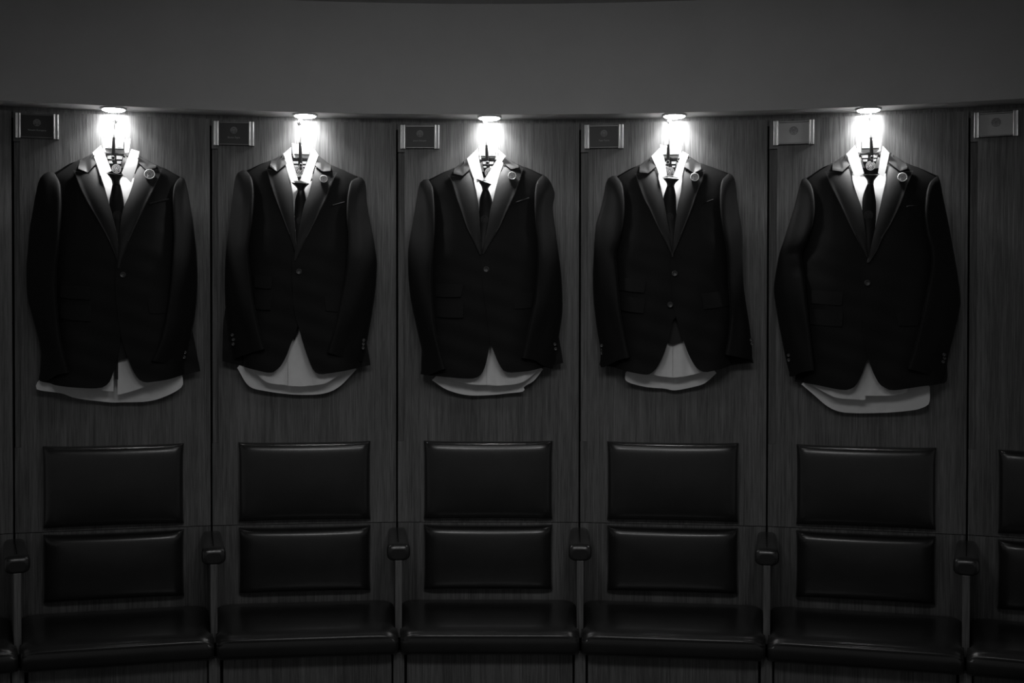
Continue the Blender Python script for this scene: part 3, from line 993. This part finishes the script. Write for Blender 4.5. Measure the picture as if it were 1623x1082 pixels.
    for q0, q1, inn in bars:
        z0_, z1_ = za - (za - zc_) * q0, za - (za - zc_) * q1
        for sg in (-1, 1):
            xi_, x0_, x1_ = xa + sg * hwk * inn * .5, xa + sg * wid(z0_) * .9, xa + sg * wid(z1_) * .9
            pl = [(xi_, z0_), (x0_, z0_), (x1_, z1_), (xi_, z1_)]
            mbk.prism(pl if sg < 0 else pl[::-1], -.0240, -.0230)
    sh.part('label_stripes', mbk, MSH, lab)
    sh.part('label_crest', crest(cc[0], cc[1], cr_ * .95, -.0232, .0010), MSH, lab)

    # front in the opening of the jacket
    def sfront(x, z, off=-.018):
        return body(x, z) + off
    kn = C('knot', .11)
    zk = kn[0][1]
    zbot = ztop - .36
    g2 = coons([lfL[3] + np.array([-.014, .018]), ((lfL[3][0] + lfR[3][0]) / 2, zk - .004), lfR[3] + np.array([.014, .018])], [(xc - .05, zbot), (xc + .05, zbot)],
               [lfL[3] + np.array([-.014, .018]), (xc - .06, zk - .1), (xc - .05, zbot)], [lfR[3] + np.array([.014, .018]), (xc + .06, zk - .1), (xc + .05, zbot)], 22, 26)
    sh.part('front', MB().sheet(raise_(g2, lambda x, z, u, v: sfront(x, z) + .0012 * math.sin(60 * x + 11 * k) * v), .0015), MSH)
    # collar leaves: polygon top, outer corner, mid, tip, inner bottom, inner mid
    for nm, lf in (('L', lfL), ('R', lfR)):
        tp, oc, md, tpp, ib, im = lf
        g2 = coons([tp, oc], [ib, tpp], [tp, im, ib], [oc, md, tpp], 12, 20)

        def fn(x, z, u, v, tp=tp):
            d = body(x, z) - .008 + .004 * math.sin(math.pi * min(1, u)) * (1 - v * .5)
            lo = .034 + (.086 - .034) * v
            return max(d, lo) - .004 * u * (1 - v)
        sh.part('collar_leaf', MB().sheet(raise_(g2, fn), .0022), MSH)

    # tails below the jacket
    def pleat(x, a):
        return a * (math.sin(75 * x + 1.7 * k) + .6 * math.sin(150 * x + k))
    for key, xi in (('fL', -1), ('fR', 0)):
        hm = C(key, .085)
        zt_ = max(p[1] for p in hm) + .22
        hm0, hm1 = hm[0], hm[-1]
        g2 = coons([(hm0[0] + (.02 if xi else 0), zt_), (hm1[0] - (0 if xi else .02), zt_)], hm, [(hm0[0] + (.02 if xi else 0), zt_), hm0], [(hm1[0] - (0 if xi else .02), zt_), hm1], 30, 16)
        sh.part('front_tail', MB().sheet(raise_(g2, lambda x, z, u, v: min(body(x, z) - .022, .100) - .012 * v + pleat(x, .0030) * v + (0.002 if not xi else 0)), .0015), MSH)
    hm = C('bT', .045)
    zt_ = max(p[1] for p in hm) + .24
    g2 = coons([(hm[0][0] + .07, zt_), (hm[-1][0] - .07, zt_)], hm, [(hm[0][0] + .07, zt_), hm[0] + np.array([.03, .05]), hm[0]], [(hm[-1][0] - .07, zt_), hm[-1] + np.array([-.03, .05]), hm[-1]], 44, 16)
    xm = (hm[0][0] + hm[-1][0]) / 2
    hwt = (hm[-1][0] - hm[0][0]) / 2
    sh.part('back_tail', MB().sheet(raise_(g2, lambda x, z, u, v: .032 + .022 * min(1, abs(x - xm) / hwt) ** 2 + pleat(x, .0018) * v), .0015), MSH)
    # ---------------- tie
    tl = {1: 'narrow black tie in the leftmost shirt collar, its end showing at the hem', 2: 'narrow black tie in the second shirt collar from left',
          3: 'narrow black tie askew in the middle shirt collar', 4: 'black tie in the fourth shirt collar, its tip showing below the jacket',
          5: 'narrow black tie in the rightmost shirt collar'}[k]
    tie = Thing('necktie', M, (xc, -.10, zbot), tl, 'tie', 'black ties on the shirts')
    g2 = coons([kn[0], (kn[0] + kn[1]) / 2 - np.array([0, .001]), kn[1]], [kn[3], kn[2]], [kn[0], kn[3] * .55 + kn[0] * .45 + np.array([.004, 0]), kn[3]], [kn[1], kn[2] * .55 + kn[1] * .45 - np.array([.004, 0]), kn[2]], 13, 9)
    tie.part('knot', MB().sheet(raise_(g2, lambda x, z, u, v: max(body(x, z) - .008, .080) + .012 * math.sin(math.pi * u) ** .7 - .003 * v), .008), MTIE)
    b = C('bl', .115)
    b[0], b[1] = b[0] + np.array([0, .003]), b[1] + np.array([0, .003])
    n = len(b)
    g2 = coons([b[0], b[1]], [b[5], b[4]], [b[0], b[7], b[6], b[5]], [b[1], b[2], b[3], b[4]], 11, 20)
    bl = tie.part('blade', MB().sheet(raise_(g2, lambda x, z, u, v: max(body(x, z) - .012, .078) + .005 * math.sin(math.pi * u) - .003 * (1 - v)), .003), MTIE)
    tq = tuple(float(c) for c in s['tcr'].split(','))
    tc = loc(tq[0], tq[1], .125)
    tie.part('crest', crest(tc[0], tc[1], tq[2] / sc / F_PX * 3.72, -(max(body(*tc) - .012, .078) + .0055), .0006), MTC, bl)
    if s['tip']:
        tp = C('tip', .10)
        d_ = min(min(body(*p) for p in tp), .112) - .002
        mbt = MB().prism([(p[0], p[1]) for p in tp], -d_, -d_ + .003)
        mid_ = [(tp[0][0] + .006, tp[0][1]), (tp[1][0] - .006, tp[1][1]), (xc + .02, zbot + .02), (xc - .02, zbot + .02)]
        mbt.prism(mid_, -d_ + .001, -d_ + .003)
        tie.part('blade_tip', mbt, MTIE)
        if k == 1:
            t2 = C('756,1640 779,1640 779,1918 756,1918', .098)
            tie.part('tail', MB().prism([(p[0], p[1]) for p in t2], -.0985, -.0965), MTIE)

    # ---------------- jacket
    jk = Thing('suit_jacket', M, base, JK_L[k], 'jacket', 'dark suit jackets on hangers')
    iL, iR, oL, oR = C('iL', .085), C('iR', .085), C('oL', .065), C('oR', .065)
    flL, flR = C('flL', .06)[0], C('flR', .06)[0]
    hemL, hemR, edL, edR = C('hemL', .105), C('hemR', .105), C('edL', .115), C('edR', .12)
    hemL[0], hemR[-1] = flL, flR
    rlL, rlR = C('rlL', .105), C('rlR', .108)

    def lapd(off):
        return lambda x, z, u, v: body(x, z) + off
    na = len(iL) // 2
    leftL = [SL] + [p + np.array([-.012, 0]) for p in iL[1:na + 1]] + [np.array([flL[0] + (.03 if k in (1, 3, 4) else .012), flL[1] + .17]), flL]
    rightL = [NL] + rlL[:] + edL
    rightL = [NL] + [rlL[0]] + rlL[1:-1] + edL
    g2 = coons([SL, NL], hemL + ([] if np.allclose(hemL[-1], edL[-1]) else [edL[-1]]), leftL, rightL, 34, 60)
    jk.part('front_panel', MB().sheet(raise_(g2, lambda x, z, u, v: body(x, z) + fold(x, z, .7 + v)), .0022), MJ)
    rightR = [SR] + [p + np.array([.012, 0]) for p in iR[1:na + 1]] + [C('sideR', .06)[0], flR]
    leftR = [NR] + [rlR[0]] + rlR[1:-1] + edR
    g2 = coons([NR, SR], [edR[-1]] + hemR[1:], leftR, rightR, 34, 60)
    jk.part('front_panel', MB().sheet(raise_(g2, lambda x, z, u, v: body(x, z) + .0032 + fold(x, z, .7 + v) + .002 * math.exp(-u * 14) * v), .0022), MJ)
    # back of the jacket
    bt = [SL, (NL + np.array([0, -.004])), np.array([xc, ztop - .018]), (NR + np.array([0, -.004])), SR]
    lowz = max(hemL[0][1], hemR[-1][1])
    bb = [flL + np.array([.012, .02]), np.array([xc, lowz + .03]), flR + np.array([-.012, .02])]
    g2 = coons(bt, bb, [SL, (SL + flL) / 2 + np.array([.015, 0]), bb[0]], [SR, (SR + flR) / 2 - np.array([.015, 0]), bb[-1]], 34, 34)
    jk.part('back_panel', MB().sheet(raise_(g2, lambda x, z, u, v: max(.013, .022 - .10 * v) + .006 * abs(2 * u - 1) ** 3 + .002 * math.sin(30 * x + k) * v), .002), MJ)

    # sleeves
    def sleeve(outer, inner, cuf, sgn):
        n, m = 44, 22
        O, I = cr(outer, n), cr(inner, n)
        g = np.zeros((n, m, 3))
        for j in range(n):
            t = j / (n - 1)
            di = body(*I[j]) + .006 - .004 * max(0, 1 - t * 8)
            di = max(di, .030 + .026 * min(1, t * 6))
            do = .034 + .016 * min(1, t * 5)
            tf = (.010 + .024 * min(1, t / .45)) * min(1, math.sqrt(max(0, t / .06)))
            tb = .020 * min(1, math.sqrt(max(0, t / .10)))
            for i in range(m):
                a = 2 * math.pi * i / m
                c, s_ = math.cos(a), math.sin(a)
                w_ = (1 - c) / 2                      # 0 at the inner edge, 1 at the outer edge
                x, z = I[j] + (O[j] - I[j]) * w_
                d = di + (do - di) * w_
                if s_ > 0:
                    d += tf * s_ ** .38 * (1 - .25 * w_) + (.0028 * math.sin(w_ * 9 + 5 * t + k) + .002 * math.sin(22 * t + 4 * w_ + k)) * s_ * min(1, t * 4)
                else:
                    d += tb * s_
                d = max(d, .012)
                if t > .9 and s_ < 0:
                    z -= .012 * (t - .9) / .1 * abs(s_) * (1 - .5 * w_)
                g[j, i] = (x, -d, z)
        return g

    def cuff_adjust(g, cuf):
        """let the front of the cuff follow its drawn edge"""
        cc_ = cr(cuf, 24)
        n, m = g.shape[:2]
        for i in range(m):
            a = 2 * math.pi * i / m
            w_ = (1 - math.cos(a)) / 2
            tgt = cc_[int(round(w_ * 23))]
            dx, dz = tgt[0] - g[-1, i, 0], tgt[1] - (g[-1, i, 2] if math.sin(a) >= -1e-6 else g[-1, i, 2])
            if math.sin(a) < -1e-6:
                dz *= .5
            for j in range(n):
                q_ = max(0, (j / (n - 1) - .8) / .2) ** 2
                g[j, i, 0] += dx * q_
                g[j, i, 2] += dz * q_
        return g

    for outer, inner, cuf, sgn, sb in ((oL, iL, 'cufL', -1, 'sbL'), (oR, iR, 'cufR', 1, 'sbR')):
        g = cuff_adjust(sleeve(outer, inner, cuf, sgn), C(cuf, .10))
        mbs = MB().grid(g, closed_u=True)
        sl = jk.part('sleeve', mbs, MJ)
        # lining: a little inner tube closing the cuff
        ins = g[-5:].copy()
        ctr = ins.mean(axis=1, keepdims=True)
        ins = ctr + (ins - ctr) * .93
        cap = np.concatenate([g[-1:], ins[-1:], ins[:1], ctr[:1] + 0 * ins[:1]])
        jk.part('cuff_lining', MB().grid(cap, closed_u=True), MLIN, sl)
        for (px, py) in (P_(s[sb]) if s[sb] else []):
            p = loc(px, py, .09)
            fr = g[:, 1:11].reshape(-1, 3)
            near = fr[np.argsort((fr[:, 0] - p[0]) ** 2 + (fr[:, 2] - p[1]) ** 2)[:3]]
            y = near[:, 1].min()
            jk.part('sleeve_button', MB().lathe([(.0052, y + .004), (.0056, y - .001), (.0045, y - .0022), (.003, y - .0016)], p[0], p[1], 12), MBTN, sl)

    # lapels and collar
    for side, cK, pk, le, rl, off in (('L', 'cL', 'pkL', 'leL', 'rlL', .006), ('R', 'cR', 'pkR', 'leR', 'rlR', .0092)):
        c5 = C(cK, .085)
        peak = C(pk, .098)[0]
        edge = [peak] + C(le, .115)
        roll = C(rl, .105)
        # lapel: top edge runs from the roll line down the gorge and out to the peak
        g2 = coons([roll[0], c5[3], peak], [roll[-1], edge[-1]], roll, edge, 16, 46, ft=lin)

        def fl_(x, z, u, v, off=off):
            return body(x, z) + off + .0055 * math.sin(math.pi * min(1, u * 1.15 + .02)) ** .8 * (1 - .6 * v) + .0016 * math.sin(18 * z + k) * u + .0035 * u ** 3
        gl = raise_(g2, fl_)
        lp = jk.part('lapel', MB().sheet(gl, .0024), MJ2)
        gs = lin([c5[3], c5[4]], 8)
        jk.part('gorge_seam', MB().tube([(p[0], -(body(*p) + off + .0062), p[1]) for p in gs], .0006, 6), MBLK, lp)
        # pick stitching just inside the lapel edge
        mst = MB()
        E_ = cr(edge, 150)
        Rr = cr(roll, 150)
        for i in range(4, 112, 2):
            e = E_[i]
            inw = (Rr[i] - e) / (np.linalg.norm(Rr[i] - e) + 1e-9)
            tn = np.array([-inw[1], inw[0]])
            p = e + inw * .0022
            d = fl_(p[0], p[1], .93, i / 150) + .0009
            pl = [p + inw * .0014 + tn * .0005, p + inw * .0014 - tn * .0005, p - inw * .0014 - tn * .0005, p - inw * .0014 + tn * .0005]
            mst.prism([tuple(q_) for q_ in pl], -d, -d + .0014)
        te = lin([c5[3], peak], 16)
        for i in range(1, 15):
            p = te[i] + np.array([0, -.0020])
            d = fl_(p[0], p[1], .8, .02) + .0009
            mst.prism([(p[0] - .0004, p[1] - .0011), (p[0] + .0004, p[1] - .0011), (p[0] + .0004, p[1] + .0011), (p[0] - .0004, p[1] + .0011)], -d, -d + .0014)
        jk.part('pick_stitching', mst, MST, lp, kind='stuff')
        nt, ou, no, gb, rs = c5
        g2 = coons([ou, nt], [no, gb, rs], [ou, no], [nt, rs], 16, 12, f=lin)
        jk.part('collar', MB().sheet(raise_(g2, lambda x, z, u, v, off=off: max(body(x, z) + .0035, min(.024 + .050 * v, body(x, z) + off + .012))), .0026), MJ2)
    # back of the collar, behind the neck
    cl, crr = C('cL', .07)[0], C('cR', .07)[0]
    g = np.zeros((6, 22, 3))
    for j in range(6):
        for i in range(22):
            a = math.pi * i / 21
            xm, xr = (cl[0] + crr[0]) / 2, (crr[0] - cl[0]) / 2
            g[j, i] = (xm - xr * math.cos(a) * (1 + .1 * j / 5), -(.036 - .024 * math.sin(a) ** .8), (cl[1] + (crr[1] - cl[1]) * i / 21) - .006 * math.sin(a) - .035 * j / 5)
    jk.part('back_collar', MB().sheet(g, .003), MJ2)

    # pockets, buttons
    for key in ('pk1', 'pk2', 'pk3'):
        a, b_, c_, d_ = C(key, .118)
        rr = .004
        g2 = coons([a, b_], [d_, (d_ + c_) / 2 - np.array([0, .0015]), c_], [a, d_], [b_, c_], 16, 9)
        g3 = raise_(g2, lambda x, z, u, v: body(x, z) + .0052 + .003 * v)
        jk.part('pocket_flap', MB().sheet(g3, .004), MJ)
    a, b_, c_, d_ = C('welt', .115)
    g2 = coons([a, b_], [d_, c_], [a, d_], [b_, c_], 12, 5)
    g2 = g2 + np.array([0, -.0005])
    jk.part('breast_pocket_welt', MB().sheet(raise_(g2, lambda x, z, u, v: body(x, z) + .0075 + .002 * math.sin(math.pi * v)), .004), MJ2)
    for key in ('btn', 'btn2'):
        if key in s:
            p = C(key, .14)[0]
            y = -(body(*p) + .0075)
            jk.part('button', MB().lathe([(.0085, y + .006), (.0092, y), (.0090, y - .0015), (.0075, y - .0025), (.0062, y - .0014), (.003, y - .0012)], p[0], p[1], 20), MBTN)

    # ---------------- lapel badge
    pq = tuple(float(c) for c in s['pin'].split(','))
    pc = loc(pq[0], pq[1], .105)
    r = pq[2] / sc / F_PX * 3.74
    y = -(body(*pc) + .0225)
    bd = Thing('lapel_badge', M, (pc[0], y + .006, pc[1] - r), 'round metal crest badge on the %s jacket lapel' % ORD[k], 'badge', 'round badges on the lapels')
    dm = MB().lathe([(r * .92, y + .006), (r, y + .003), (r, y - .0005), (r * .96, y - .0015), (r * .90, y - .0015), (r * .87, y - .0004), (r * .5, y - .0008)], pc[0], pc[1], 32)
    ce_ = crest(pc[0], pc[1], r * .86, y - .0006, .0009)
    for m_ in (dm, ce_):                       # the badge lies on the slope of the lapel
        m_.v = [(a, b + .42 * (c - pc[1]), c) for a, b, c in m_.v]
    bd.part('disc', dm, MPIN)
    bd.part('crest', ce_, MPD)


for k in range(1, 6):
    build_suit(k)
